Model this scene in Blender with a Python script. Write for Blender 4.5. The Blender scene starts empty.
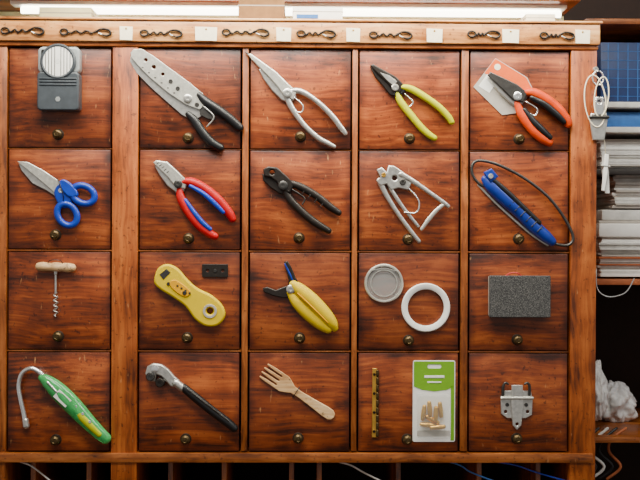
import bpy, bmesh, math, random
from mathutils import Vector, Matrix, Quaternion, noise
random.seed(7)
S=0.002; D=2.2
scn=bpy.context.scene
col=scn.collection

# ------------------------------------------------------------ materials
def newmat(name):
    m=bpy.data.materials.new(name); m.use_nodes=True
    nt=m.node_tree; b=nt.nodes['Principled BSDF']
    return m,nt,b
def srgb(r,g,b):
    f=lambda c:(c/12.92 if c<=0.04045 else ((c+0.055)/1.055)**2.4)
    return (f(r/255),f(g/255),f(b/255),1)
def plain(name,rgb,rough=0.45,metal=0.0,var=0.12,scale=60,bump=0.0,coat=0,trans=0,alpha=1,spec=None):
    m,nt,b=newmat(name)
    c=srgb(*rgb)
    tc=nt.nodes.new('ShaderNodeTexCoord'); n=nt.nodes.new('ShaderNodeTexNoise')
    n.inputs['Scale'].default_value=scale; n.inputs['Detail'].default_value=5
    nt.links.new(tc.outputs['Object'],n.inputs['Vector'])
    r=nt.nodes.new('ShaderNodeValToRGB')
    r.color_ramp.elements[0].position=0.3; r.color_ramp.elements[1].position=0.7
    r.color_ramp.elements[0].color=tuple(x*(1-var*1.6) for x in c[:3])+(1,)
    r.color_ramp.elements[1].color=tuple(min(1,x*(1+var)) for x in c[:3])+(1,)
    nt.links.new(n.outputs['Fac'],r.inputs['Fac'])
    nt.links.new(r.outputs['Color'],b.inputs['Base Color'])
    b.inputs['Roughness'].default_value=rough; b.inputs['Metallic'].default_value=metal
    if coat: b.inputs['Coat Weight'].default_value=coat
    if trans: b.inputs['Transmission Weight'].default_value=trans
    if alpha<1: b.inputs['Alpha'].default_value=alpha
    if spec is not None: b.inputs['Specular IOR Level'].default_value=spec
    if bump:
        bp=nt.nodes.new('ShaderNodeBump'); bp.inputs['Strength'].default_value=bump; bp.inputs['Distance'].default_value=0.001
        nt.links.new(n.outputs['Fac'],bp.inputs['Height']); nt.links.new(bp.outputs['Normal'],b.inputs['Normal'])
    return m
def wood(name,dark,mid,light,vertical=False,rough=0.36,fine=170,knots=True,coat=0.15,vary=0.13,edge=False):
    m,nt,b=newmat(name); N=nt.nodes.new; L=nt.links.new
    tc=N('ShaderNodeTexCoord'); oi=N('ShaderNodeObjectInfo')
    mul=N('ShaderNodeVectorMath'); mul.operation='SCALE'; mul.inputs[0].default_value=(13.1,7.7,19.3)
    L(oi.outputs['Random'],mul.inputs['Scale'])
    add=N('ShaderNodeVectorMath'); L(tc.outputs['Object'],add.inputs[0]); L(mul.outputs[0],add.inputs[1])
    mp=N('ShaderNodeMapping'); L(add.outputs[0],mp.inputs['Vector'])
    mp.inputs['Scale'].default_value=(1.0,0.6,0.06) if vertical else (0.06,0.6,1.0)
    wn=N('ShaderNodeTexNoise'); wn.inputs['Scale'].default_value=6; wn.inputs['Detail'].default_value=1; L(add.outputs[0],wn.inputs['Vector'])
    ws=N('ShaderNodeVectorMath'); ws.operation='SCALE'; ws.inputs['Scale'].default_value=0.03; L(wn.outputs['Color'],ws.inputs[0])
    a2=N('ShaderNodeVectorMath'); L(mp.outputs[0],a2.inputs[0]); L(ws.outputs[0],a2.inputs[1])
    n1=N('ShaderNodeTexNoise'); n1.inputs['Scale'].default_value=fine; n1.inputs['Detail'].default_value=5; n1.inputs['Roughness'].default_value=0.6
    L(a2.outputs[0],n1.inputs['Vector'])
    n2=N('ShaderNodeTexNoise'); n2.inputs['Scale'].default_value=45; n2.inputs['Detail'].default_value=3; L(a2.outputs[0],n2.inputs['Vector'])
    n3=N('ShaderNodeTexNoise'); n3.inputs['Scale'].default_value=14; n3.inputs['Detail'].default_value=5; L(add.outputs[0],n3.inputs['Vector'])
    m1=N('ShaderNodeMath'); m1.operation='MULTIPLY_ADD'; L(n1.outputs['Fac'],m1.inputs[0]); m1.inputs[1].default_value=0.45
    m2=N('ShaderNodeMath'); m2.operation='MULTIPLY'; L(n2.outputs['Fac'],m2.inputs[0]); m2.inputs[1].default_value=0.35; L(m2.outputs[0],m1.inputs[2])
    m3=N('ShaderNodeMath'); m3.operation='MULTIPLY_ADD'; L(n3.outputs['Fac'],m3.inputs[0]); m3.inputs[1].default_value=0.4; L(m1.outputs[0],m3.inputs[2])
    r=N('ShaderNodeValToRGB'); e=r.color_ramp.elements
    e[0].position=0.46; e[0].color=srgb(*dark); e[1].position=0.76; e[1].color=srgb(*light)
    x=e.new(0.6); x.color=srgb(*mid)
    L(m3.outputs[0],r.inputs['Fac'])
    out=r.outputs['Color']
    def mult(out,src,lo,c0,hi,f):
        kr=N('ShaderNodeValToRGB'); kr.color_ramp.elements[0].position=lo; kr.color_ramp.elements[0].color=c0
        kr.color_ramp.elements[1].position=hi; kr.color_ramp.elements[1].color=(1,1,1,1)
        L(src,kr.inputs['Fac'])
        mx=N('ShaderNodeMixRGB'); mx.blend_type='MULTIPLY'; mx.inputs[0].default_value=f
        L(out,mx.inputs[1]); L(kr.outputs['Color'],mx.inputs[2]); return mx.outputs[0]
    if knots:
        v=N('ShaderNodeTexVoronoi'); v.inputs['Scale'].default_value=8
        L(add.outputs[0],v.inputs['Vector'])
        out=mult(out,v.outputs['Distance'],0.03,(0.2,0.16,0.16,1),0.13,0.8)
    sp=N('ShaderNodeTexNoise'); sp.inputs['Scale'].default_value=140; sp.inputs['Detail'].default_value=2; L(add.outputs[0],sp.inputs['Vector'])
    out=mult(out,sp.outputs['Fac'],0.29,(0.3,0.26,0.25,1),0.36,0.8)
    # grimy handling marks along the drawer edges
    if edge:
        sx=N('ShaderNodeSeparateXYZ'); L(tc.outputs['Generated'],sx.inputs[0])
        def ed(sock):
            a=N('ShaderNodeMath'); a.operation='SUBTRACT'; a.inputs[0].default_value=1; L(sock,a.inputs[1])
            c=N('ShaderNodeMath'); c.operation='MINIMUM'; L(sock,c.inputs[0]); L(a.outputs[0],c.inputs[1]); return c.outputs[0]
        mn=N('ShaderNodeMath'); mn.operation='MINIMUM'; L(ed(sx.outputs['X']),mn.inputs[0]); L(ed(sx.outputs['Z']),mn.inputs[1])
        nz=N('ShaderNodeMath'); nz.operation='MULTIPLY_ADD'; L(n3.outputs['Fac'],nz.inputs[0]); nz.inputs[1].default_value=0.16; L(mn.outputs[0],nz.inputs[2])
        out=mult(out,nz.outputs[0],0.075,(0.32,0.26,0.24,1),0.16,0.85)
    sc=N('ShaderNodeMapping'); sc.inputs['Scale'].default_value=(1,1,0.3); sc.inputs['Rotation'].default_value=(0,0.9,0); L(add.outputs[0],sc.inputs['Vector'])
    s2=N('ShaderNodeTexNoise'); s2.inputs['Scale'].default_value=170; s2.inputs['Detail'].default_value=4; L(sc.outputs[0],s2.inputs['Vector'])
    sr=N('ShaderNodeValToRGB'); sr.color_ramp.elements[0].position=0.68; sr.color_ramp.elements[0].color=(0,0,0,1); sr.color_ramp.elements[1].position=0.76; sr.color_ramp.elements[1].color=(.4,.4,.4,1)
    L(s2.outputs['Fac'],sr.inputs['Fac'])
    mm=N('ShaderNodeMixRGB'); L(sr.outputs['Color'],mm.inputs[0]); L(out,mm.inputs[1]); mm.inputs[2].default_value=srgb(206,150,96); out=mm.outputs[0]
    hsv=N('ShaderNodeHueSaturation')
    mr=N('ShaderNodeMapRange'); mr.inputs['To Min'].default_value=1-vary; mr.inputs['To Max'].default_value=1+vary
    L(oi.outputs['Random'],mr.inputs['Value']); L(mr.outputs[0],hsv.inputs['Value']); L(out,hsv.inputs['Color'])
    L(hsv.outputs['Color'],b.inputs['Base Color'])
    rr=N('ShaderNodeMapRange'); rr.inputs['To Min'].default_value=rough-0.1; rr.inputs['To Max'].default_value=rough+0.2
    L(n3.outputs['Fac'],rr.inputs['Value']); L(rr.outputs[0],b.inputs['Roughness'])
    b.inputs['Coat Weight'].default_value=coat; b.inputs['Coat Roughness'].default_value=0.3
    bp=N('ShaderNodeBump'); bp.inputs['Strength'].default_value=0.3; bp.inputs['Distance'].default_value=0.001
    L(n1.outputs['Fac'],bp.inputs['Height']); L(bp.outputs['Normal'],b.inputs['Normal'])
    return m

M_draw=wood('varnished_drawer_wood',(58,20,3),(124,52,13),(172,88,32),vary=0.2,edge=True)
M_frame=wood('frame_wood_vertical',(84,38,8),(142,74,24),(184,108,48),vertical=True,knots=False)
M_frameh=wood('frame_wood_horizontal',(84,38,8),(144,76,24),(184,110,50),knots=False)
M_post=wood('post_wood',(80,32,4),(150,72,18),(190,104,38),vertical=True)
M_rail=wood('top_rail_wood',(150,88,40),(210,142,78),(232,178,116),knots=False,rough=0.28,coat=0.5)
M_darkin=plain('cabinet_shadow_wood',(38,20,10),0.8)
M_lightwood=wood('pale_beech',(190,140,90),(220,178,125),(236,204,160),knots=False,fine=260,rough=0.55,coat=0,vary=0)
M_cork=wood('handle_wood',(165,120,75),(205,165,115),(225,190,145),knots=False,fine=260,rough=0.5,coat=0.1,vary=0)
M_steel=plain('brushed_steel',(208,206,200),0.3,0.8,scale=150)
M_steelb=plain('satin_nickel',(210,208,198),0.34,0.6,scale=150)
M_dsteel=plain('dark_steel',(84,82,80),0.38,0.8,scale=150)
M_chrome=plain('chrome',(235,235,235),0.2,0.85,0.05)
M_black=plain('black_rubber',(20,20,22),0.38,scale=200)
M_gun=plain('gunmetal',(52,47,44),0.38,0.6,scale=200)
M_brass=plain('brass',(214,165,70),0.28,0.75)
M_bronze=plain('aged_bronze',(92,74,46),0.38,0.8,0.3,scale=300)
M_bronzed=plain('aged_bronze_dark',(52,38,24),0.5,0.6,0.3,scale=300)
M_lime=plain('lime_grip',(190,192,0),0.42,var=0.06,spec=0.3)
M_orange=plain('orange_grip',(214,66,0),0.45,spec=0.3)
M_blue=plain('blue_plastic',(10,54,170),0.38,coat=0.1)
M_blue2=plain('blue_handle',(4,44,140),0.38,coat=0.1)
M_red=plain('red_grip',(190,6,12),0.42,spec=0.35)
M_yel=plain('yellow_plastic',(222,160,0),0.45,var=0.04,spec=0.25)
M_yel2=plain('lemon_plastic',(222,190,0),0.45,var=0.04,spec=0.25)
M_grey=plain('slate_plastic',(62,68,74),0.42)
M_lgrey=plain('pale_plastic',(150,155,156),0.3,coat=0.3)
M_white=plain('white_plastic',(242,240,234),0.4,var=0.03)
M_label=plain('label_paper',(248,236,206),0.6,var=0.05)
M_paper=plain('paper',(214,212,206),0.75,var=0.1)
M_card=plain('cardboard',(140,100,58),0.8)
M_glass=plain('lens_glass',(215,218,215),0.06,alpha=0.22,var=0.0)
M_clear=plain('clear_cover',(235,238,238),0.04,alpha=0.05,var=0.0,spec=0.3)
M_blister=plain('blister_plastic',(240,245,240),0.08,alpha=0.12,var=0.0)
M_green=plain('green_translucent',(80,200,110),0.12,trans=0.35,var=0.15,scale=120)
M_greenc=plain('green_card',(112,166,20),0.5,var=0.04)
M_cardo=plain('orange_card',(224,92,14),0.5,var=0.05)
M_cardg=plain('grey_card',(176,168,158),0.5,var=0.05)
M_redm=plain('red_mark',(190,40,40),0.5)
M_cream=plain('cream_board',(236,230,180),0.6,var=0.08,scale=8)
M_navy=plain('navy_box',(22,44,92),0.5)
M_bluel=plain('box_blue_line',(44,100,170),0.5)
M_rust=plain('rust_folder',(170,92,50),0.6)
M_wallm=plain('plaster_wall',(120,104,84),0.9,scale=4)
M_floorm=plain('floor_boards',(90,66,46),0.7,scale=5)
M_bag=plain('plastic_bag',(222,220,218),0.32,bump=0.9,scale=40,var=0.08)
M_darkobj=plain('dark_goods',(40,34,32),0.6)
m,nt,b=newmat('abrasive_grit'); tc=nt.nodes.new('ShaderNodeTexCoord'); n=nt.nodes.new('ShaderNodeTexNoise')
n.inputs['Scale'].default_value=900; nt.links.new(tc.outputs['Object'],n.inputs['Vector'])
r=nt.nodes.new('ShaderNodeValToRGB'); r.color_ramp.elements[0].position=.45; r.color_ramp.elements[0].color=srgb(36,36,38)
r.color_ramp.elements[1].position=.7; r.color_ramp.elements[1].color=srgb(116,114,110)
nt.links.new(n.outputs['Fac'],r.inputs[0]); nt.links.new(r.outputs[0],b.inputs['Base Color']); b.inputs['Roughness'].default_value=.8
M_grit=m
def tubemat(name,st):
    m,nt,b=newmat(name); b.inputs['Emission Color'].default_value=(1,0.95,0.78,1); b.inputs['Emission Strength'].default_value=st; return m
M_tube=tubemat('luminous_tube',16); M_tube2=tubemat('luminous_tube_small',11)

# ------------------------------------------------------------ geometry helpers (units: 2 mm grid)
def W(x,y,d=0): return Vector(((x-320)*S,-d*S,(240-y)*S))
def group(name,cx,cy,d=0):
    e=bpy.data.objects.new(name,None); e.empty_display_size=0.02; e.location=W(cx,cy,d); col.objects.link(e)
    return e
def finish(me,name,mat,par,smooth=None):
    me.materials.clear(); me.materials.append(mat)
    o=bpy.data.objects.new(name,me); col.objects.link(o)
    if par is not None:
        me.transform(Matrix.Translation(-par.location)); o.parent=par
    else:
        vs=[v.co for v in me.vertices]
        c=Vector([(min(v[i] for v in vs)+max(v[i] for v in vs))/2 for i in range(3)])
        me.transform(Matrix.Translation(-c)); o.location=c
    if smooth is not None:
        for p in me.polygons: p.use_smooth=True
        me.set_sharp_from_angle(angle=math.radians(smooth))
    return o
def cr(pts,seg=6,closed=False):
    n=len(pts); out=[]
    rng=n if closed else n-1
    for i in range(rng):
        if closed: p0,p1,p2,p3=[pts[(i+k-1)%n] for k in range(4)]
        else: p0=pts[max(i-1,0)];p1=pts[i];p2=pts[i+1];p3=pts[min(i+2,n-1)]
        for s in range(seg):
            t=s/seg
            out.append(tuple(0.5*((2*b)+(-a+c)*t+(2*a-5*b+4*c-d)*t*t+(-a+3*b-3*c+d)*t**3) for a,b,c,d in zip(p0,p1,p2,p3)))
    if not closed: out.append(tuple(pts[-1]))
    return out
def poly(par,name,pts,d0,d1,mat,bevel=0.6,smooth=False,holes=(),seg=5):
    cu=bpy.data.curves.new(name,'CURVE'); cu.dimensions='2D'; cu.fill_mode='BOTH'
    bev=min(bevel,(d1-d0)/2*0.95)
    cu.extrude=((d1-d0)/2-bev)*S; cu.bevel_depth=bev*S; cu.bevel_resolution=2; cu.offset=-bev*S
    def spl(ps):
        s=cu.splines.new('POLY'); s.points.add(len(ps)-1); s.use_cyclic_u=True
        for i,p in enumerate(ps): s.points[i].co=((p[0]-320)*S,(240-p[1])*S,0,1)
    spl(cr(pts,seg,True) if smooth else pts)
    for h in holes: spl(h)
    o=bpy.data.objects.new('tmp',cu); col.objects.link(o)
    dg=bpy.context.evaluated_depsgraph_get()
    me=bpy.data.meshes.new_from_object(o.evaluated_get(dg))
    bpy.data.objects.remove(o)
    mid=(d0+d1)/2*S
    me.transform(Matrix.Translation((0,-mid,0))@Matrix.Rotation(math.pi/2,4,'X'))
    return finish(me,name,mat,par,35)
def circ(cx,cy,r,n=24,ry=None,ang=0):
    ry=ry or r; a0=math.radians(ang); o=[]
    for i in range(n):
        a=2*math.pi*i/n; x=r*math.cos(a); y=ry*math.sin(a)
        o.append((cx+x*math.cos(a0)-y*math.sin(a0),cy+x*math.sin(a0)+y*math.cos(a0)))
    return o
def rrect(x0,y0,x1,y1,r,n=5):
    o=[]
    for cx,cy,a in ((x1-r,y0+r,-90),(x1-r,y1-r,0),(x0+r,y1-r,90),(x0+r,y0+r,180)):
        for i in range(n+1):
            t=math.radians(a+90*i/n); o.append((cx+r*math.cos(t),cy+r*math.sin(t)))
    return o
def sweep(par,name,path,mat,flat=1.0,n=12,closed=False,seg=6,cap=True):
    P=cr(path,seg,closed)
    if cap and not closed:
        def ends(a,b):
            v=Vector(a[:3])-Vector(b[:3]); v.normalize(); r=a[3]; o=[]
            for t in (30,60,85):
                c=Vector(a[:3])+v*r*math.sin(math.radians(t))*0.8
                o.append((c.x,c.y,c.z,r*math.cos(math.radians(t))))
            return o
        P=list(reversed(ends(P[0],P[1])))+P+ends(P[-1],P[-2])
    C=[W(p[0],p[1],p[2]) for p in P]; k=len(C); vs=[]; fs=[]
    up=Vector((0,-1,0))
    for i in range(k):
        t=(C[(i+1)%k]-C[(i-1)%k]) if closed else (C[min(i+1,k-1)]-C[max(i-1,0)])
        if t.length<1e-9: t=Vector((1,0,0))
        t.normalize(); bn=t.cross(up)
        if bn.length<1e-3: bn=t.cross(Vector((0,0,1)))
        bn.normalize(); nn=bn.cross(t); r=max(P[i][3],0.02)*S
        for j in range(n):
            a=2*math.pi*j/n
            vs.append(C[i]+bn*math.cos(a)*r+nn*math.sin(a)*r*flat)
    for i in range(k if closed else k-1):
        for j in range(n):
            fs.append((i*n+j,i*n+(j+1)%n,((i+1)%k)*n+(j+1)%n,((i+1)%k)*n+j))
    if not closed:
        fs.append(tuple(range(n-1,-1,-1))); fs.append(tuple((k-1)*n+j for j in range(n)))
    me=bpy.data.meshes.new(name); me.from_pydata([tuple(v) for v in vs],[],fs)
    bm=bmesh.new(); bm.from_mesh(me); bmesh.ops.recalc_face_normals(bm,faces=bm.faces); bm.to_mesh(me); bm.free()
    return finish(me,name,mat,par,60)
def lathe(par,name,cx,cy,prof,mat,n=32,caps=True):
    vs=[];fs=[];k=len(prof)
    for r,d in prof:
        for j in range(n):
            a=2*math.pi*j/n; r2=max(r,0.01)
            vs.append(tuple(W(cx+r2*math.cos(a),cy+r2*math.sin(a),d)))
    for i in range(k-1):
        for j in range(n):
            fs.append((i*n+j,i*n+(j+1)%n,(i+1)*n+(j+1)%n,(i+1)*n+j))
    if caps: fs.append(tuple(range(n))); fs.append(tuple((k-1)*n+j for j in range(n)))
    me=bpy.data.meshes.new(name); me.from_pydata(vs,[],fs)
    bm=bmesh.new(); bm.from_mesh(me)
    if not caps: bmesh.ops.remove_doubles(bm,verts=bm.verts,dist=1e-6)
    bmesh.ops.recalc_face_normals(bm,faces=bm.faces); bm.to_mesh(me); bm.free()
    return finish(me,name,mat,par,40)
def rivet(par,name,cx,cy,r,d0,d1,mat):
    return lathe(par,name,cx,cy,[(r,d0),(r,d1-0.6),(r*0.8,d1),(r*0.35,d1),(r*0.3,d1-0.4),(0,d1-0.4)],mat,20)
def box(par,name,x0,x1,y0,y1,z0,z1,mat,bev=0.0008):
    bm=bmesh.new(); bmesh.ops.create_cube(bm,size=1)
    for v in bm.verts: v.co=Vector(((x0+x1)/2+v.co.x*(x1-x0),(y0+y1)/2+v.co.y*(y1-y0),(z0+z1)/2+v.co.z*(z1-z0)))
    if bev: bmesh.ops.bevel(bm,geom=bm.edges[:],offset=bev,segments=2,affect='EDGES',profile=0.5)
    me=bpy.data.meshes.new(name); bm.to_mesh(me); bm.free()
    return finish(me,name,mat,par,30)
def pbox(par,name,x0,y0,x1,y1,d0,d1,mat,bev=0.4):
    return box(par,name,(x0-320)*S,(x1-320)*S,-d1*S,-d0*S,(240-y1)*S,(240-y0)*S,mat,bev*S)

# ------------------------------------------------------------ cabinet
cab=group('drawer_cabinet',290,255)
colx=[(10,111),(140,240),(250,350),(359,459),(470,569)]
rowy=[(50,149),(151,250),(253,350),(353,451)]
F=1.4
def beam(name,x0,y0,x1,y1,mat,d1=F,depth=150,bev=0.8): return pbox(cab,name,x0,y0,x1,y1,-depth,d1,mat,bev)
beam('stile_left',-6,46,8.4,540,M_frame,d1=F+0.3)
beam('wide_post',112.8,46,138.4,540,M_post,d1=F+0.8)
beam('divider_1',242,46,248.2,451,M_frame)
beam('divider_2',351.8,46,357.2,451,M_frame)
beam('divider_3',461,46,468.2,451,M_frame)
beam('stile_right',571,46,597,540,M_post,d1=F+0.8)
for i,(a,b2) in enumerate(((149.8,150.3),(250.8,252.2),(350.8,352.2))):
    for j,(x0,x1) in enumerate(colx):
        pbox(cab,'shelf_rail_%d_%d'%(i,j),x0-1.2,a,x1+1.2,b2,-150,-1,M_frameh,0.1)
beam('bottom_rail',-6,452.6,594,462,M_frameh,d1=F+3,depth=150)
beam('top_rail_moulding',-6,44,598,48.4,M_frameh,d1=F+2.5,bev=1.2)
beam('top_rail',-6,23,599,44,M_rail,d1=7,depth=60,bev=1.5)
beam('top_board',-6,20.5,601,23,M_rail,d1=9,depth=170,bev=1)
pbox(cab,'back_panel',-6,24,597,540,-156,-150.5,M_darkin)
for i,x in enumerate((30,86,168,222,290,318,398,480,540)):
    pbox(cab,'pigeonhole_partition_%d'%i,x,463,x+5,540,-150,-12,M_frame,0.5)
pbox(cab,'pigeonhole_floor',-6,536,594,540,-150,-2,M_frameh,0.5)
box(cab,'plinth',-0.652,0.548,0.0,0.3,-1.4,-0.602,M_frame,0.002)
# ------------------------------------------------------------ drawers
knobs=[[(59,136),(188,139),(300,137),(409,138),(519,138)],
       [(57,236),(189,239),(299,238),(408,239),(519,238)],
       [(60,337),(188,338),(300,338),(409,340),(518,339)],
       [(58,440),(187,439),(299,438),(408,439),(518,438)]]
for r_,(y0,y1) in enumerate(rowy):
    for c_,(x0,x1) in enumerate(colx):
        g=group('drawer',(x0+x1)/2,(y0+y1)/2)
        pbox(g,'front',x0,y0,x1,y1,-9,0,M_draw,0.9)
        pbox(g,'tray',x0+3,y0+6,x1-3,y1-3,-140,-9.1,M_darkin,0.5)
        kx,ky=knobs[r_][c_]
        lathe(g,'knob_backplate',kx,ky,[(5.6,0),(5.6,0.5),(4.4,1.1),(0,1.1)],M_bronzed,20)
        lathe(g,'knob',kx,ky,[(2.2,1),(1.9,3),(2.6,4.2),(4.4,5.4),(4.7,6.6),(4.0,7.8),(2.4,8.5),(2.1,8.2),(0,8.4)],M_bronze,24)

# ------------------------------------------------------------ row 1
g=group('pocket_flashlight',62,82)
poly(g,'body',rrect(41.5,76,82.5,114,4),0.3,17,M_grey,1.6)
poly(g,'head',rrect(41.5,51,82.5,77,5),0.3,14,M_lgrey,1.8)
lathe(g,'bezel',62,66,[(17.5,14),(17.5,17),(16,18.4),(14.5,18),(14.5,15)],M_grey,40)
lathe(g,'reflector',62,66,[(14.6,17.8),(12.5,16.6),(9.5,15),(6,14.4),(4,14.1),(0,14.1)],M_white,40)
for i,xo in enumerate((-12,-9,-6,-3,3,6,9,12)):
    hh=math.sqrt(14.2**2-xo*xo)
    sweep(g,'lens_flute_%d'%i,[(62+xo,66-hh,17.6,0.5),(62+xo,66+hh,17.6,0.5)],M_dsteel,seg=1,n=6)
lathe(g,'bulb_socket',62,66,[(5,14.2),(4.8,16.4),(3.4,16.6),(3.3,15.6)],M_chrome,20,caps=False)
lathe(g,'bulb',62,66,[(2.8,14.3),(3.2,16.5),(2.2,18.3),(0,18.8)],M_glass,16)
poly(g,'switch_panel',rrect(45,54,50,60,1.5),13.8,15,M_black,0.4)
for i in range(3): pbox(g,'ridge_%d'%i,44,82+i*3,80,83.4+i*3,16.6,17.8,M_grey,0.3)
poly(g,'mark',circ(62,103,2.6,6),17,17.4,M_lgrey,0.1)
sweep(g,'slide_switch',[(46,52,8,2.5),(78,52,8,2.5)],M_black)

g=group('wire_stripper_pliers',186,103)
poly(g,'lower_plate',[(131,57),(130,63),(137,75),(151,89),(168,104),(182,116),(193,122),(203,116),(200,104),(180,92),(160,76),(142,60)],0.4,2.6,M_steel,0.4)
poly(g,'upper_plate',[(131,55),(134,51.5),(142,51),(154,58),(170,70),(188,83),(203,95),(206,104),(200,111),(186,106),(168,94),(150,79),(139,68),(132,60)],2.7,5,M_steelb,0.4,
     holes=[circ(146,62,2,12),circ(154,69,2.2,12),circ(163,76,1.8,12)])
rivet(g,'pivot',188,100,4.2,2.6,7,M_steel)
for i,(x,y) in enumerate(((171,83),(178,90),(197,106))): rivet(g,'screw_%d'%i,x,y,2.2,5,6,M_dsteel)
for i in range(6): pbox(g,'gauge_mark_%d'%i,142+i*6.3,69+i*5.0,144+i*6.3,70.2+i*5.0,4.9,5.2,M_dsteel,0.1)
sweep(g,'upper_grip',[(199,96,4,3),(206,103,4,4.6),(218,111,4.6,4.6),(230,120,4.8,4.6),(240,129,4.5,4.2)],M_black,0.9)
sweep(g,'lower_grip',[(188,115,3.6,3),(194,121,3.8,4.4),(202,133,4.6,4.6),(211,143,4.6,4.6),(221,149,4.4,4)],M_black,0.9)
poly(g,'latch',[(199,107),(211,112),(216,121),(208,120),(200,116)],2,4,M_dsteel,0.4)
sweep(g,'return_spring',[(204,108,5,0.8),(214,118,6,0.8),(207,128,5,0.8)],M_steel)

g=group('circlip_pliers',296,101)
poly(g,'upper_jaw',[(247,56),(250,54.5),(262,63),(276,73),(287,84),(296,92),(293,101),(284,98),(277,88),(268,78),(256,66)],1.5,6,M_steelb,1.2)
poly(g,'lower_jaw',[(258,70),(262,69),(270,80),(280,86),(291,90),(296,97),(290,104),(281,101),(272,92),(263,80)],0.5,4,M_steel,1.2)
sweep(g,'tip_pin',[(249,56,3.5,1.2),(245,53.5,3.5,0.7)],M_dsteel)
rivet(g,'pivot',287,94,4.6,4,8,M_steel)
sweep(g,'upper_handle',[(289,92,4,3),(300,92,4,3.0),(315,101,4.4,2.6),(331,116,4.4,2.8),(342,130,4.2,2.6),(345,134,4,2.2)],M_steel,0.8)
sweep(g,'lower_handle',[(286,97,3.4,3),(291,108,3.6,3.0),(303,125,4.2,2.6),(317,138,4.2,2.8),(328,144,4,2.6),(334,147,4,2.0)],M_steel,0.8)
sweep(g,'return_spring',[(291,96,5,0.7),(302,106,6,0.7),(301,113,6,0.7),(295,112,5,0.7)],M_chrome)

g=group('needle_nose_pliers',410,101)
poly(g,'upper_jaw',[(369,66),(372,64.5),(384,71),(395,77),(402,84),(400,93),(393,92),(386,83),(376,74)],2,7,M_gun,1.3)
poly(g,'lower_jaw',[(369,67),(372,68),(382,77),(392,83),(399,88),(397,97),(389,95),(382,86),(374,77)],0.4,4.5,M_gun,1)
poly(g,'polished_flank',[(379,73),(388,76),(396,82),(392,86),(385,80)],6.8,7.4,M_steel,0.3)
rivet(g,'pivot',394,88,3.6,6,8.6,M_steel)
sweep(g,'upper_grip',[(400,87,4.6,2.6),(410,89,4.6,3.6),(424,97,4.8,3.6),(438,107,4.8,3.5),(447,116,4.6,3.4),(451,122,4.4,3)],M_lime,0.95)
sweep(g,'lower_grip',[(396,93,4,2.6),(400,102,4.2,3.6),(410,115,4.6,3.6),(421,128,4.6,3.6),(429,135,4.6,3.4),(434,138,4.4,3)],M_lime,0.95)
poly(g,'grip_collar',[(397,84),(405,86),(404,92),(396,98),(392,95)],1,6,M_black,1)
sweep(g,'return_spring',[(404,94,4.6,0.7),(412,102,5,0.7),(408,107,4.6,0.7)],M_chrome)

g=group('side_cutter_pliers_on_card',522,101)
poly(g,'backing_card',[(473,86),(495,57),(527,76),(533,88),(516,112),(502,114)],0.3,0.9,M_cardg,0.1)
poly(g,'card_orange_panel',[(484,72),(495,57.6),(526,76.5),(532,88),(524,96),(500,80)],0.9,1.2,M_cardo,0.05)
poly(g,'card_hole_rim',circ(497,66,3.2,16),1.2,1.5,M_label,0.05)
poly(g,'card_white_patch',[(478,85),(487,73),(497,80),(489,92)],0.9,1.2,M_white,0.05)
poly(g,'upper_jaw',[(486,75),(489,71.5),(501,77),(516,84),(526,92),(522,102),(512,100),(502,90)],4,8,M_dsteel,1)
poly(g,'lower_jaw',[(486,76),(498,92),(508,101),(516,107),(524,101),(520,92),(505,84)],1.4,5,M_steel,1)
rivet(g,'pivot',516,96,4.4,7,9.6,M_chrome)
sweep(g,'upper_grip',[(521,92,5,3),(532,92,5.4,4.8),(546,99,5.8,5),(558,109,5.8,5),(566,119,5.4,4.6),(568,124,5,3.8)],M_orange,0.85)
sweep(g,'lower_grip',[(516,102,4.6,3),(521,114,5,4.8),(531,128,5.6,5),(541,137,5.6,5),(549,142,5,4)],M_orange,0.85)
sweep(g,'upper_grip_inlay',[(530,97,6.8,2.4),(543,104,8,3.4),(554,113,8,3.6),(563,121,7,3)],M_black,0.9)
sweep(g,'lower_grip_inlay',[(523,109,6.6,2.4),(532,121,8,3.4),(541,130,8,3.6),(549,137,7,3)],M_black,0.9)
sweep(g,'return_spring',[(525,101,5,0.8),(536,108,6,0.8),(534,115,6,0.8),(528,112,5,0.8)],M_chrome)

# ------------------------------------------------------------ row 2
g=group('scissors',59,196)
poly(g,'upper_blade',[(19,163),(30,164),(45,172),(60,182),(70,190),(66,198),(56,194),(42,182)],2.6,4.4,M_steelb,0.6)
poly(g,'lower_blade',[(20,165),(23,172),(34,185),(48,192),(60,200),(68,195),(62,186),(45,175)],0.4,2.5,M_steel,0.6)
rivet(g,'pivot',63,192,3,4.2,6.4,M_chrome)
def loop(par,nm,cx,cy,rx,ry,ang,r,mat,d=5):
    sweep(par,nm,[(x,y,d,r) for x,y in circ(cx,cy,rx,12,ry,ang)],mat,0.9,closed=True,seg=4,n=12)
loop(g,'upper_finger_loop',85,196,11.5,8.5,25,3.3,M_blue)
loop(g,'lower_finger_loop',69,216,11.5,9,55,3.3,M_blue)
poly(g,'upper_shank',[(61,186),(66,181),(76,188),(80,197),(70,198)],3,8,M_blue,1.5,smooth=True)
poly(g,'lower_shank',[(56,194),(62,186),(72,198),(72,208),(62,208)],0.6,6,M_blue,1.5,smooth=True)
sweep(g,'hanging_wire',[(58,180,1,0.5),(62,184,9,0.5),(66,198,9,0.5),(64,206,1,0.5)],M_black,n=6)

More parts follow.
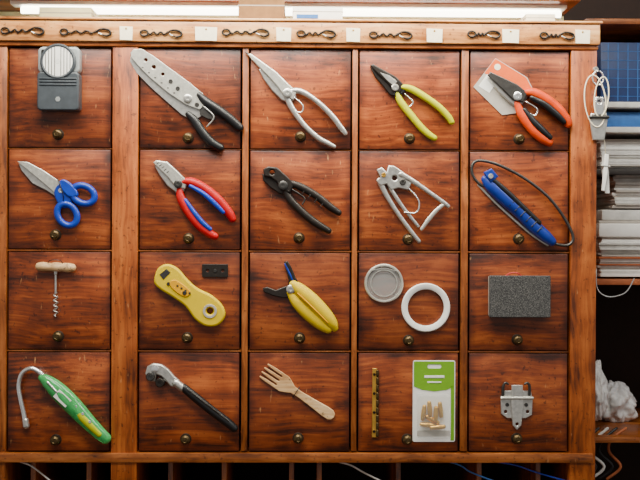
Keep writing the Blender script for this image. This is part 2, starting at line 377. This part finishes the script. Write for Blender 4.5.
g=group('combination_pliers',195,200)
poly(g,'upper_jaw',[(154,164),(157,161.5),(168,163),(178,172),(188,182),(186,190),(176,188),(168,178)],2,7,M_steelb,1.2)
poly(g,'lower_jaw',[(154,165),(160,176),(168,187),(177,194),(185,192),(186,184),(172,176)],0.5,5,M_steel,1.2)
rivet(g,'pivot',179,185,4.2,6,8.6,M_dsteel)
for i in range(5): sweep(g,'jaw_tooth_%d'%i,[(158+i*2.4,165+i*2.2,7,0.4),(160+i*2.4,163.6+i*2.2,7,0.4)],M_dsteel,seg=1,n=6)
sweep(g,'upper_grip',[(183,183,4.6,3),(192,183,5,4.6),(206,190,5.4,4.6),(219,201,5.6,4.8),(229,213,5.4,4.6),(233,220,5,3.8)],M_red,0.9)
sweep(g,'lower_grip',[(180,190,4.2,3),(182,200,4.6,4.6),(190,214,5.2,4.6),(200,226,5.4,4.8),(210,234,5.2,4.4),(216,237,5,3.6)],M_red,0.9)
sweep(g,'upper_grip_inlay',[(191,187,7.4,2),(204,194.5,8.4,2.4),(215,204,8.6,2.6),(224,213,8,2.2)],M_blue,0.9)
sweep(g,'lower_grip_inlay',[(186,201,7,2),(194,212,8.2,2.4),(203,223,8.4,2.6),(211,230,7.8,2.2)],M_blue,0.9)

g=group('wire_cutter',301,200)
poly(g,'upper_jaw',[(263,170),(268,167),(277,168),(286,176),(294,184),(290,194),(280,190),(276,182),(270,178),(264,177)],2,8,M_gun,1.4,holes=[circ(272,173,2.4,14)])
poly(g,'lower_jaw',[(262,174),(263,181),(270,188),(279,194),(288,197),(293,190),(286,182),(275,180)],0.5,5,M_gun,1.2)
rivet(g,'pivot',283,186,4.6,7,10,M_dsteel)
sweep(g,'upper_handle',[(288,183,5,3.2),(300,187,5,3.9),(316,196,5.2,3.8),(330,207,5,3.8),(339,213,4.6,3)],M_gun,0.9)
sweep(g,'lower_handle',[(285,191,4.4,3.2),(291,201,4.6,3.9),(304,214,5,3.8),(317,224,5,3.8),(329,231,4.6,3)],M_gun,0.9)
sweep(g,'return_spring',[(292,190,6,0.8),(304,198,6,0.8),(302,205,6,0.8)],M_dsteel)
for i in range(4):
    sweep(g,'handle_ridge_%d'%i,[(306+i*6,188.5+i*4.4,7.6,0.5),(302+i*6,194+i*4.4,7.6,0.5)],M_dsteel,seg=1,n=6)

g=group('leather_punch_pliers',410,203)
poly(g,'head_plate',[(376,170),(381,167),(386,172),(388,165),(394,166),(403,172),(412,180),(408,190),(398,188),(390,190),(386,184),(380,186),(376,181),(380,177)],1,6,M_steel,1.1,holes=[circ(394,178,2.6,14)])
sweep(g,'upper_arm',[(400,174,5,3.2),(414,182,5,2.6),(430,193,5,2.2),(443,202,5,2.2),(448,206,4.6,2)],M_steel,0.7)
sweep(g,'lower_arm',[(379,180,3.6,3.2),(385,193,3.6,2.6),(396,211,3.8,2.2),(410,230,3.8,2.2),(419,241,3.6,2)],M_steel,0.7)
sweep(g,'inner_arm',[(390,188,3.6,2),(402,206,3.8,1.8),(418,226,3.8,1.6)],M_steel,0.8)
sweep(g,'locking_bar',[(445,203,5,1.6),(437,209,5,2),(429,218,5,2.2),(421,229,5,1.6)],M_steelb,0.6)
sweep(g,'leaf_spring',[(406,186,5,0.8),(418,200,6,0.8),(416,212,6,0.8),(404,212,5,0.8)],M_chrome)
rivet(g,'pivot',402,182,3.2,5,8,M_dsteel); rivet(g,'anvil',383,175,2.4,5.6,7.6,M_brass)

g=group('mini_hacksaw',522,203)
sweep(g,'bow_frame',[(490,186,4,1.5),(480,184,4,1.5),(472,174,4,1.5),(472,164,4,1.5),(480,160,4,1.5),(500,165,4,1.5),(525,178,4,1.5),(548,196,4,1.5),(565,218,4,1.5),(573,236,4.5,1.5),(568,244,5,1.5),(556,243,5,1.5),(548,238,5,1.5)],M_dsteel)
sweep(g,'handle',[(484,178,5.4,4),(491,186,5.8,6.4),(505,199,6.2,7),(519,211,6.2,6.6),(533,225,6.2,6.6),(546,236,6,5.8),(552,241,5.8,4.4)],M_blue2,0.85)
sweep(g,'handle_spine',[(488,176,8,2.4),(504,190,10,2.8),(520,205,10,2.8),(538,222,9.6,2.6)],M_black,0.8)
for i in range(6):
    sweep(g,'grip_ridge_%d'%i,[(508+i*5.5,205+i*5.2,11.2,0.7),(513+i*5.5,200+i*5.2,11.2,0.7)],M_black,seg=1,n=8)
poly(g,'clamp',[(482,172),(490,168),(497,176),(489,183)],6,11,M_blue2,1.4)
rivet(g,'clamp_screw',489,176,2.6,10.6,13,M_chrome)
sweep(g,'saw_blade',[(478,184,3,1.3),(500,206,3,1.3),(530,232,3,1.3),(548,244,3,1.3)],M_steel,0.3,n=6)

# ------------------------------------------------------------ row 3
g=group('corkscrew',58,290)
sweep(g,'handle',[(41,267.5,5,3.9),(46,267.5,5,4.6),(53,268,5,4.1),(58,268,5,4.8),(64,268,5,4.2),(70,268.5,5,4.7),(75,268.5,5,3.9)],M_cork)
sweep(g,'collar',[(58,271,5,2.2),(58,275,5,1.6)],M_steel)
sweep(g,'shank',[(58,272,5,1.1),(58,294,5,1.1)],M_steel)
hel=[]
for i in range(41):
    a=i/40*5*2*math.pi; rr=2.0*min(1,i/6)*(1 if i<36 else (41-i)/5)
    hel.append((58+rr*math.sin(a),292+i/40*25,4+rr*math.cos(a)*0.9,0.75))
sweep(g,'worm',hel,M_steel,n=8,seg=3)
sweep(g,'hanging_wire',[(50,272,0.6,0.4),(52,262,9,0.4),(64,262,9,0.4),(66,272,0.6,0.4)],M_black,n=6)

g=group('cable_stripping_knife',190,296)
poly(g,'body',[(156,277),(160,268),(169,264.5),(179,269),(188,279),(198,288),(212,295),(223,305),(226,316),(219,325),(207,326),(196,319),(187,307),(175,298),(162,290),(156,284)],0.4,8,M_yel2,2.2,smooth=True,
     holes=[circ(211,311,3.2,16)])
poly(g,'thumb_pad',[(176,280),(186,286),(192,293),(186,297),(176,291),(171,284)],7.8,9,M_yel,0.6,smooth=True)
poly(g,'cutter_slot',[(161,275),(168,269),(172,273),(165,280)],7.8,8.4,M_dsteel,0.2)
poly(g,'ring_inlay',circ(211,311,7,28),7.8,8.8,M_cardg,0.3,holes=[circ(211,311,4.6,24)])
for i in range(4): pbox(g,'scale_mark_%d'%i,178+i*4,285+i*2.4,180+i*4,287+i*2.4,8.8,9.3,M_dsteel,0.1)
rivet(g,'screw',186,293,2.2,8.8,9.8,M_dsteel)
rivet(g,'screw_2',170,284,1.8,7.8,9,M_dsteel)
g=group('drilled_metal_plate',215.5,271)
poly(g,'plate',rrect(202.5,264.5,228.5,277.5,1),0.3,2,M_gun,0.4,holes=[circ(208,271,1.6,12),circ(223,271,1.6,12)])
rivet(g,'centre_screw',215.5,271,1.8,1.8,2.6,M_dsteel)

g=group('spring_cutter_pliers',302,297)
poly(g,'upper_jaw',[(284,262),(288,261),(292,268),(296,278),(301,285),(296,294),(288,291),(289,280),(286,270)],1.5,6,M_gun,1)
poly(g,'lower_jaw',[(263,288),(268,287),(276,290),(286,286),(295,288),(294,297),(284,298),(274,296),(264,292)],1,5,M_gun,1)
sweep(g,'blue_sleeve',[(285,264,6,0.8),(290,274,6.4,1.0),(293,281,6.4,0.8)],M_blue2,0.7)
rivet(g,'pivot',291,289,4.4,5,8.6,M_steel)
sweep(g,'upper_grip',[(293,284,5,4.5),(302,291,6,6.6),(314,302,6.6,7.4),(325,314,6.6,7.2),(332,323,6,6),(335,328,5.4,3.8)],M_yel2,0.85)
sweep(g,'lower_grip',[(290,292,4.6,3.4),(297,302,5.2,5.6),(308,313,5.8,6.4),(320,323,5.8,6),(329,329,5.4,4.4)],M_yel2,0.8)
sweep(g,'grip_seam',[(298,293,11.8,0.7),(312,306,12.6,0.7),(328,322,12,0.6)],M_yel,n=6)

g=group('magnifying_lens',384,283)
lathe(g,'rim',384,283,[(19.5,0.4),(19.5,3),(18.6,4),(17.4,4),(16.8,2.8),(16.8,0.4),(19.5,0.4)],M_steelb,48,caps=False)
lathe(g,'lens',384,283,[(16.8,1),(16.8,2.2),(12,3.2),(6,3.8),(0,4)],M_glass,48)
lathe(g,'bead_ring',384,283,[(13.6,2.6),(13.4,3.8),(12.8,3.8),(12.6,2.6),(13.6,2.6)],M_steelb,48,caps=False)
sweep(g,'wire_tie',[(372,270,5,0.4),(384,268,5,0.4),(398,271,5,0.4)],M_steel,n=6)
g=group('white_ring_gasket',426,307)
lathe(g,'ring',426,307,[(24.3,0.4),(24.3,3.4),(23.4,4.4),(19.2,4.4),(18.2,3.6),(18.2,0.4),(24.3,0.4)],M_white,64,caps=False)

g=group('sanding_block',518.5,295.5)
poly(g,'abrasive_face',rrect(488,274.5,549,316,1.2),9,13,M_grit,0.8)
poly(g,'foam_core',rrect(488.8,275.3,548.2,315.2,1.2),0.4,9.2,M_cardg,0.6)
sweep(g,'red_tie',[(504,276,6,0.7),(509,272.5,8,0.7),(516,272,8,0.7),(521,275,6,0.7)],M_redm)

# ------------------------------------------------------------ row 4
g=group('gas_lighter',68,405)
sweep(g,'nozzle_tube',[(29,426,4,2.6),(27,414,4,2.4),(24,400,5,2.2),(22,386,5.5,2.2),(25,374,6,2.2),(33,368.5,6,2.2),(41,371,6,2.4),(48,378,6,2.8)],M_chrome)
sweep(g,'nozzle_cap',[(28.5,420,4,3.3),(29.5,426,4,3.3)],M_steel)
sweep(g,'body',[(45,377,6.5,4),(52,382,6.8,6.8),(63,392,7.2,9),(77,406,7.2,9),(90,420,7,7.8),(102,432,6.6,6.6),(109,438,6.2,5.6)],M_green,0.8,n=20)
sweep(g,'gas_tank',[(78,407,12,3.6),(90,420,12.2,3.6),(103,433,11,2.8)],M_lime,0.5)
sweep(g,'trigger',[(57,393,8,2.6),(66,402,9,3),(73,409,8,2.4)],M_greenc,0.9)
poly(g,'white_label',[(64,388),(76,399),(70,406),(58,395)],13.2,14.2,M_white,0.3)
sweep(g,'inner_rod',[(52,381,12.4,1.2),(62,391,13.8,1.2)],M_chrome)
for i,(x,y) in enumerate(((80,405),(87,412),(94,420))): rivet(g,'screw_%d'%i,x,y,1.6,12.8,14,M_chrome)

g=group('pipe_cutter',192,397)
poly(g,'frame_body',[(147,373),(149,366),(155,363),(163,364),(170,369),(176,376),(181,380),(178,387),(172,386),(168,381),(163,376),(158,374),(157,381),(150,381)],1,7,M_steel,1.4)
lathe(g,'roller_left',152.5,376,[(4.4,3),(4.4,9),(3.6,10),(1.6,10),(1.4,9.4),(0,9.4)],M_dsteel,24)
lathe(g,'roller_right',162,382,[(4.6,3),(4.6,9),(3.8,10),(1.6,10),(1.4,9.4),(0,9.4)],M_gun,24)
lathe(g,'cutting_wheel',157,368.5,[(3.2,7),(3.6,7.8),(3.2,8.6),(1.4,9),(0,9)],M_chrome,24)
sweep(g,'feed_screw',[(166,379,5,1.6),(180,386,6,1.6)],M_steel)
sweep(g,'ferrule',[(177,382,6,3.9),(184,387.5,6,4.2)],M_steel)
sweep(g,'handle',[(185,387,6,4.2),(196,396,6,4.6),(212,409,6,4.6),(228,421,6,4.6),(236,428,5.6,4)],M_black)
sweep(g,'handle_flute',[(190,389,10,0.8),(212,406,10,0.8),(230,420,9.6,0.8)],M_gun,n=6)

g=group('wooden_fork',299,396)
ox,oy=263.5,369.5; ang=math.atan2(416.5-369.5,334-263.5); ca,sa=math.cos(ang),math.sin(ang)
def LF(u,v): return (ox+u*ca-v*sa, oy+u*sa+v*ca)
cent=[-7.2,-2.4,2.4,7.2]
o=[]
for i,c in enumerate(cent):
    tl=0.8 if i in(0,3) else 0
    o+= [(19,c-1.5),(8,c-1.4),(tl+0.6,c-0.8),(tl,c),(tl+0.6,c+0.8),(8,c+1.4),(19,c+1.5)]
    if i<3: o.append((20.3,c+2.4))
o+=[(26,8.6),(31,6.4),(36,3.8),(44,3.3),(60,4.2),(74,5.4),(81,5.4),(84.5,3.4),(85.5,0),(84.5,-3.4),(81,-5.4),(74,-5.4),(60,-4.2),(44,-3.3),(36,-3.8),(31,-6.4),(26,-8.6)]
poly(g,'fork',[LF(u,v) for u,v in o],0.6,3.4,M_lightwood,0.6)
sweep(g,'hanging_wire',[LF(40,-6)+(0.5,0.4),LF(40,-3)+(4.4,0.4),LF(40,3)+(4.4,0.4),LF(40,6)+(0.5,0.4)],M_dsteel,n=6)

g=group('brass_hinge_strip',376,402)
poly(g,'strip',[(373,368),(377.6,368),(378,437),(372.6,437)],0.4,2.4,M_brass,0.5)
for i in range(9):
    sweep(g,'knuckle_%d'%i,[(378,370.5+i*7.5,2.6,1.5),(378,375.5+i*7.5,2.6,1.5)],M_bronze,n=10,seg=1)
for i in range(4):
    rivet(g,'screw_%d'%i,374.8,374+i*19,1.5,2.2,3.4,M_bronzed)

g=group('blister_pack_of_brass_pins',435,400)
poly(g,'backing_card',rrect(413.5,360,456,441.5,2),0.4,1.2,M_white,0.15)
poly(g,'header_card',[(414.5,361),(455,361),(455,386),(447,389.5),(435,391),(423,389.5),(414.5,386)],1.2,1.6,M_greenc,0.1,holes=[rrect(428,364,442,368,1.8)])
pbox(g,'header_white_band',425,375,445,377.5,1.6,1.9,M_white,0.05)
pbox(g,'header_white_bar',428,381,442,382.4,1.6,1.9,M_white,0.05)
poly(g,'side_green_edge',[(451.5,386),(455,386),(455,440),(451.5,440)],1.2,1.6,M_greenc,0.05)
poly(g,'blister',rrect(417.5,393,451,437,3),1.3,11,M_blister,2)
poly(g,'card_print',rrect(418,430,451,436,1),1.2,1.6,M_cardg,0.05)
for i,(x,y,a) in enumerate(((424,412,-8),(430,408,4),(436,413,-3),(441,409,6),(428,424,85),(438,426,94),(433,419,60))):
    ar=math.radians(a); dx,dy=math.sin(ar)*6.5,math.cos(ar)*6.5
    sweep(g,'brass_pin_%d'%i,[(x-dx,y-dy,4+(i%3),2.1),(x,y,4+(i%3),2.5),(x+dx,y+dy,4+(i%3),2.1)],M_brass,n=10)

g=group('steel_latch_bracket',517,404)
poly(g,'base_plate',[(503,390),(532,390),(533.5,400),(533,414),(527,417.5),(508,417.5),(502,413),(501.5,400)],0.6,2.8,M_steel,0.5,holes=[circ(506.5,411,1.7,12),circ(528.5,411,1.7,12)])
poly(g,'centre_strap',[(512,384),(523,384),(523.5,404),(522,424),(517.5,429),(513,424),(511.5,404)],2.8,5.4,M_steel,0.6,holes=[circ(517.5,423,1.6,12)])
for i,x in enumerate((503.5,530)):
    sweep(g,'hook_%d'%i,[(x,394,3.4,1.6),(x,386,4.4,1.5),(x+2*(1 if i==0 else -1),382,5,1.3),(x+5*(1 if i==0 else -1),383,5,1.1)],M_dsteel)
sweep(g,'cross_pin',[(502,397,4.6,1.7),(533,397,4.6,1.7)],M_steelb)
rivet(g,'rivet_left',508,404,1.9,2.6,4.2,M_dsteel); rivet(g,'rivet_right',527,404,1.9,2.6,4.2,M_dsteel)

# ------------------------------------------------------------ hooks and labels along the rail
for i,(x0,x1) in enumerate(((4,46),(62,112),(141,182),(222,268),(296,334),(368,410),(466,498),(538,572))):
    g=group('snap_hook',(x0+x1)/2,36)
    L_=x1-x0; y=34.5+ (i%3)*0.7
    loop(g,'eye',x0+4,y,3.8,2.8,0,0.9,M_gun,8.6)
    sweep(g,'twisted_shank',[(x0+8+k*(L_-22)/10,y+math.sin(k*1.7)*1.2,8.6,0.9) for k in range(11)],M_gun,n=8)
    sweep(g,'hook_end',[(x1-15,y,8.6,1),(x1-9,y-3,8.8,1),(x1-2,y-2,8.8,1.1),(x1,y+1.5,8.8,1.1),(x1-4,y+3.6,8.8,1),(x1-9,y+2.6,8.8,0.8)],M_gun,n=8)
    sweep(g,'gate',[(x1-12,y+1,8.8,0.8),(x1-8,y+3,8.8,0.8)],M_steel,n=8)
for i,(x,w) in enumerate(((127,13),(206,22),(283,15),(352,14),(433,16),(509,17),(581,15))):
    g=group('paper_label',x,36)
    poly(g,'tag',[(x-w/2,29),(x+w/2,29.6),(x+w/2-0.4,43),(x-w/2+0.4,42.6)],7.1,7.7,M_label,0.1)
    rivet(g,'pin',x,31.5,1,7.6,8.3,M_brass)

g=group('key_ring_with_hanging_clips',598,105)
rivet(g,'screw',595,68,2.6,F,F+5,M_steel)
loop(g,'split_ring',597,77,5.5,7,0,0.8,M_chrome,6)
loop(g,'cable_tie_1',594,100,10.5,26,-6,0.6,M_label,6.5)
loop(g,'cable_tie_2',600,96,7,20,6,0.6,M_label,8)
poly(g,'clip_body',[(590,112),(606,112),(607,120),(604,139),(592,139),(589,120)],3,6,M_steel,1)
poly(g,'clip_lever',[(594,96),(602,96),(603,114),(593,114)],6,8,M_chrome,0.8,holes=[circ(598,101,2.2,14)])
sweep(g,'clip_hinge',[(589,116,7,1.8),(607,116,7,1.8)],M_dsteel)
sweep(g,'hanging_cord',[(602,112,6,0.7),(606,98,5,0.7),(600,84,6,0.7)],M_steel,n=6)
sweep(g,'long_cord',[(602,130,5,0.6),(605,142,2,0.6),(607,152,-2,0.6)],M_label,n=6)
poly(g,'peg_leg_left',[(604,150),(608,149),(611,170),(612,192),(607,192),(604,170)],-6,-3,M_paper,0.8)
poly(g,'peg_leg_right',[(606,152),(610,153),(609,172),(606,190),(603,189)],-3,0,M_white,0.8)
sweep(g,'peg_spring',[(603,164,-1,1.4),(611,165,-1,1.4)],M_steel)

# ------------------------------------------------------------ on top of the cabinet
ZT=(240-20.5)*S
def boxgoods(name,x0,y0,x1,yf,th,mat,band=None):
    k=(D+yf)/D; X0,X1,Z1=(x0-320)*S*k,(x1-320)*S*k,(240-y0)*S*k
    g=bpy.data.objects.new(name,None); g.location=((X0+X1)/2,yf,ZT); col.objects.link(g)
    box(g,'carton',X0,X1,yf,yf+th,ZT,Z1,mat,bev=0.002)
    box(g,'lid_seam',X0-0.0006,X1+0.0006,yf-0.0006,yf+th+0.0006,ZT+(Z1-ZT)*0.7,ZT+(Z1-ZT)*0.74,M_cardg,0)
    if band: box(g,'printed_band',X0+0.008,X1-0.05,yf-0.001,yf,ZT+0.010,ZT+0.018,band,0)
boxgoods('cardboard_box',238,-2,284,0.06,0.12,M_card)
boxgoods('white_carton',292,7,342,0.03,0.12,M_white,M_bluel)
boxgoods('cream_carton',526,12,556,0.06,0.10,M_label)
boxgoods('shallow_wooden_box',40,9,92,0.10,0.08,M_cream)
wsf=bpy.data.objects.new('upper_wall_shelf',None); wsf.location=(0,0.25,0.52); col.objects.link(wsf)
box(wsf,'board',-0.9,0.57,0.19,0.36,0.524,0.538,M_frameh,0.001)
box(wsf,'back_board',-0.9,0.57,0.345,0.36,ZT+0.001,0.523,M_cream,0.001)
def tubex(par,nm,x0,x1,y,z,r,mat):
    bm=bmesh.new(); bmesh.ops.create_cone(bm,cap_ends=True,segments=20,radius1=r,radius2=r,depth=x1-x0,matrix=Matrix.Translation(((x0+x1)/2,y,z))@Matrix.Rotation(math.pi/2,4,'Y'))
    me=bpy.data.meshes.new(nm); bm.to_mesh(me); bm.free(); return finish(me,nm,mat,par,40)
box(wsf,'strip_housing',-0.68,0.55,0.23,0.27,0.516,0.524,M_white,0.001)
tubex(wsf,'strip_tube',-0.66,0.54,0.25,0.507,0.008,M_tube2)

g=bpy.data.objects.new('fluorescent_light_fixture',None); g.location=(0,-0.10,0.62); col.objects.link(g)
box(g,'housing',-0.66,0.66,-0.17,-0.07,0.64,0.68,M_white,0.004)
tubex(g,'tube',-0.6,0.6,-0.12,0.615,0.013,M_tube)
for s in(-1,1):
    box(g,'end_cap_%d'%s,0.6*s-0.012,0.6*s+0.012,-0.137,-0.103,0.595,0.645,M_white,0.002)
    box(g,'hanger_rod_%d'%s,0.5*s-0.004,0.5*s+0.004,-0.124,-0.116,0.68,1.7,M_steel,0.001)
# ------------------------------------------------------------ neighbouring shelf unit at right
sy=0.22
su=bpy.data.objects.new('open_shelf_unit',None); su.location=(0.75,sy,0); col.objects.link(su)
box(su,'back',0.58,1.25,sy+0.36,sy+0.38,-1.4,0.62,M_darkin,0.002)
box(su,'side_right',1.23,1.25,sy,sy+0.36,-1.4,0.62,M_frame,0.002)
k=(D+sy)/D
def zz(py): return (240-py)*S*k
def xx(px): return (px-320)*S*k
for i,(py,mt) in enumerate(((18,M_frameh),(101,M_paper),(126,M_paper),(168,M_darkobj),(278,M_rust),(432,M_frameh))):
    box(su,'shelf_%d'%i,0.585,1.229,sy-(0.02 if py!=432 else 0.06),sy+0.36,zz(py)-0.012,zz(py),mt,0.001)
def goods(name,x0,y0,x1,y1): 
    g=bpy.data.objects.new(name,None); g.location=(xx((x0+x1)/2),sy,zz(y1)); col.objects.link(g)
    return g
g=goods('navy_storage_box',603,40,690,100)
box(g,'carton',xx(603),xx(700),sy,sy+0.25,zz(100.5),zz(40),M_navy,0.002)
for i in range(6): box(g,'line_h_%d'%i,xx(604),xx(698),sy-0.0012,sy,zz(49+i*9)-0.001,zz(49+i*9),M_bluel,0)
for i in range(9): box(g,'line_v_%d'%i,xx(610+i*10),xx(610.8+i*10),sy-0.0010,sy,zz(99),zz(41),M_bluel,0)
g=goods('blue_flat_box',603,112,690,125)
box(g,'carton',xx(603),xx(695),sy,sy+0.25,zz(125.5),zz(110),M_bluel,0.002)
def stack(name,x0,x1,ytop,ybot,mats,th=0.22):
    g=bpy.data.objects.new(name,None); g.location=(xx((x0+x1)/2),sy,zz(ybot)); col.objects.link(g)
    y=ybot-0.3; i=0
    while y>ytop:
        h=random.uniform(1.4,3.6); m=random.choice(mats); o=random.uniform(0,4)
        box(g,'sheet_bundle_%d'%i,xx(x0+o),xx(x1-random.uniform(0,4)),sy+random.uniform(0,0.015),sy+th,zz(y),zz(y-h+0.15),m,0.0005)
        y-=h; i+=1
    return g
stack('paper_stack',602,680,138,167,[M_paper,M_white,M_cardg])
stack('magazine_stack',602,690,236,276,[M_paper,M_rust,M_white,M_cardg,M_paper])
g=goods('open_notebook',602,205,690,236)
box(g,'page_block',xx(602),xx(680),sy,sy+0.2,zz(235.8),zz(222),M_white,0.004)
box(g,'cover',xx(603),xx(684),sy+0.01,sy+0.2,zz(222),zz(219),M_cardg,0.002)
box(g,'upper_pages',xx(606),xx(676),sy+0.01,sy+0.19,zz(219),zz(208),M_paper,0.004)
stack('paper_stack',616,690,174,207,[M_paper,M_white,M_cardg])
def bag(cx,cz0,rx,rz,off,seed):
    g=bpy.data.objects.new('plastic_carrier_bag',None); g.location=(xx(cx),sy+off,zz(cz0)); col.objects.link(g)
    bm=bmesh.new(); bmesh.ops.create_icosphere(bm,subdivisions=5,radius=1)
    sv=Vector((seed,seed*2,0))
    for v in bm.verts:
        p=v.co.copy(); n_=noise.fractal(p*1.7+sv,1.0,2.0,5)*0.34+abs(noise.noise(p*3+sv))*0.25
        taper=1-0.45*max(0,p.z)
        v.co=Vector((xx(cx)+p.x*(1+n_)*rx*taper, sy+off+p.y*(1+n_)*0.045*taper, zz(cz0)+p.z*(1+n_*0.6)*rz))
        v.co.z=max(v.co.z,zz(432)+0.0008)
    me=bpy.data.meshes.new('bag_body'); bm.to_mesh(me); bm.free(); finish(me,'bag_body',M_bag,g,180)
bag(606,394,0.026,0.066,0.06,0.3)
bag(640,412,0.045,0.05,0.16,4.7)
g=bpy.data.objects.new('tangled_cables',None); g.location=(xx(620),sy,zz(465)); col.objects.link(g)
for i in range(4):
    x0=600+i*9
    pts=[(x0*k-320*(k-1),445,-100,1.6),(x0+14,456,-95,1.6),(x0+6+i*2,470,-98,1.6),(x0+24,486,-95,1.6),(x0+10,500,-98,1.6)]
    sweep(g,'cable_%d'%i,pts,[M_darkobj,M_paper,M_black,M_rust][i],n=8)
g=bpy.data.objects.new('cables',None); g.location=W(400,470,-20); col.objects.link(g)
for i,(a,b2,c) in enumerate(((340,365,385),(452,474,500),(500,540,575),(20,40,52))):
    sweep(g,'cable_%d'%i,[(a,463.5,-8,0.9),(a+(b2-a)*.5,467,-8,0.9),(b2,474,-8,0.9),(c,484,-8,0.9)],[M_paper,M_bluel,M_blue,M_paper][i],n=8)
g=bpy.data.objects.new('wire_hook',None); g.location=W(605,285,0); col.objects.link(g)
sweep(g,'wire',[(598,268,-1,0.6),(600,288,-4,0.6),(612,296,-6,0.6),(630,292,-10,0.6),(642,278,-20,0.6)],M_chrome,n=6)

# ------------------------------------------------------------ room
def plane(name,x0,x1,y0,y1,z0,z1,mat): return box(None,name,x0,x1,y0,y1,z0,z1,mat,0)
plane('wall_back',-2.5,2.5,0.62,0.72,-1.4,1.7,M_wallm)
plane('floor',-2.5,2.5,-3.5,0.72,-1.45,-1.4,M_floorm)
plane('ceiling',-2.5,2.5,-3.5,0.72,1.7,1.75,M_cream)

# ------------------------------------------------------------ lights
def area(name,loc,target,sx,sy_,e,colr=(1,0.95,0.86)):
    l=bpy.data.lights.new(name,'AREA'); l.shape='RECTANGLE'; l.size=sx; l.size_y=sy_; l.energy=e; l.color=colr
    o=bpy.data.objects.new(name,l); o.location=loc; col.objects.link(o)
    o.rotation_euler=(Vector(target)-Vector(loc)).to_track_quat('-Z','Y').to_euler()
area('ceiling_lamp',(-0.3,-1.3,1.5),(0,0,-0.15),1.4,0.5,40,(1,0.97,0.92))
area('tube_lamp',(0,-0.24,0.66),(0,0.0,0.2),1.25,0.05,13,(1,0.95,0.8))
area('shelf_fill_light',(1.5,-1.0,1.2),(0.8,0.2,0),0.4,0.4,9,(0.92,0.96,1))  # added fill to brighten the right-hand shelf, not an actual lamp
w=bpy.data.worlds.new('room_ambience'); scn.world=w; w.use_nodes=True
w.node_tree.nodes['Background'].inputs[0].default_value=(1,0.97,0.93,1); w.node_tree.nodes['Background'].inputs[1].default_value=0.38

# ------------------------------------------------------------ camera
cd=bpy.data.cameras.new('camera'); cam=bpy.data.objects.new('camera',cd); col.objects.link(cam); scn.camera=cam
cd.sensor_width=36; cd.lens=36*D/(640*S)
yaw=math.radians(1.0)
cam.location=(-D*math.sin(yaw),-D*math.cos(yaw),0)
q=(Vector((0,0,0))-cam.location).to_track_quat('-Z','Y')
cam.rotation_mode='QUATERNION'
cam.rotation_quaternion=q@Quaternion((0,0,1),math.radians(0.25))
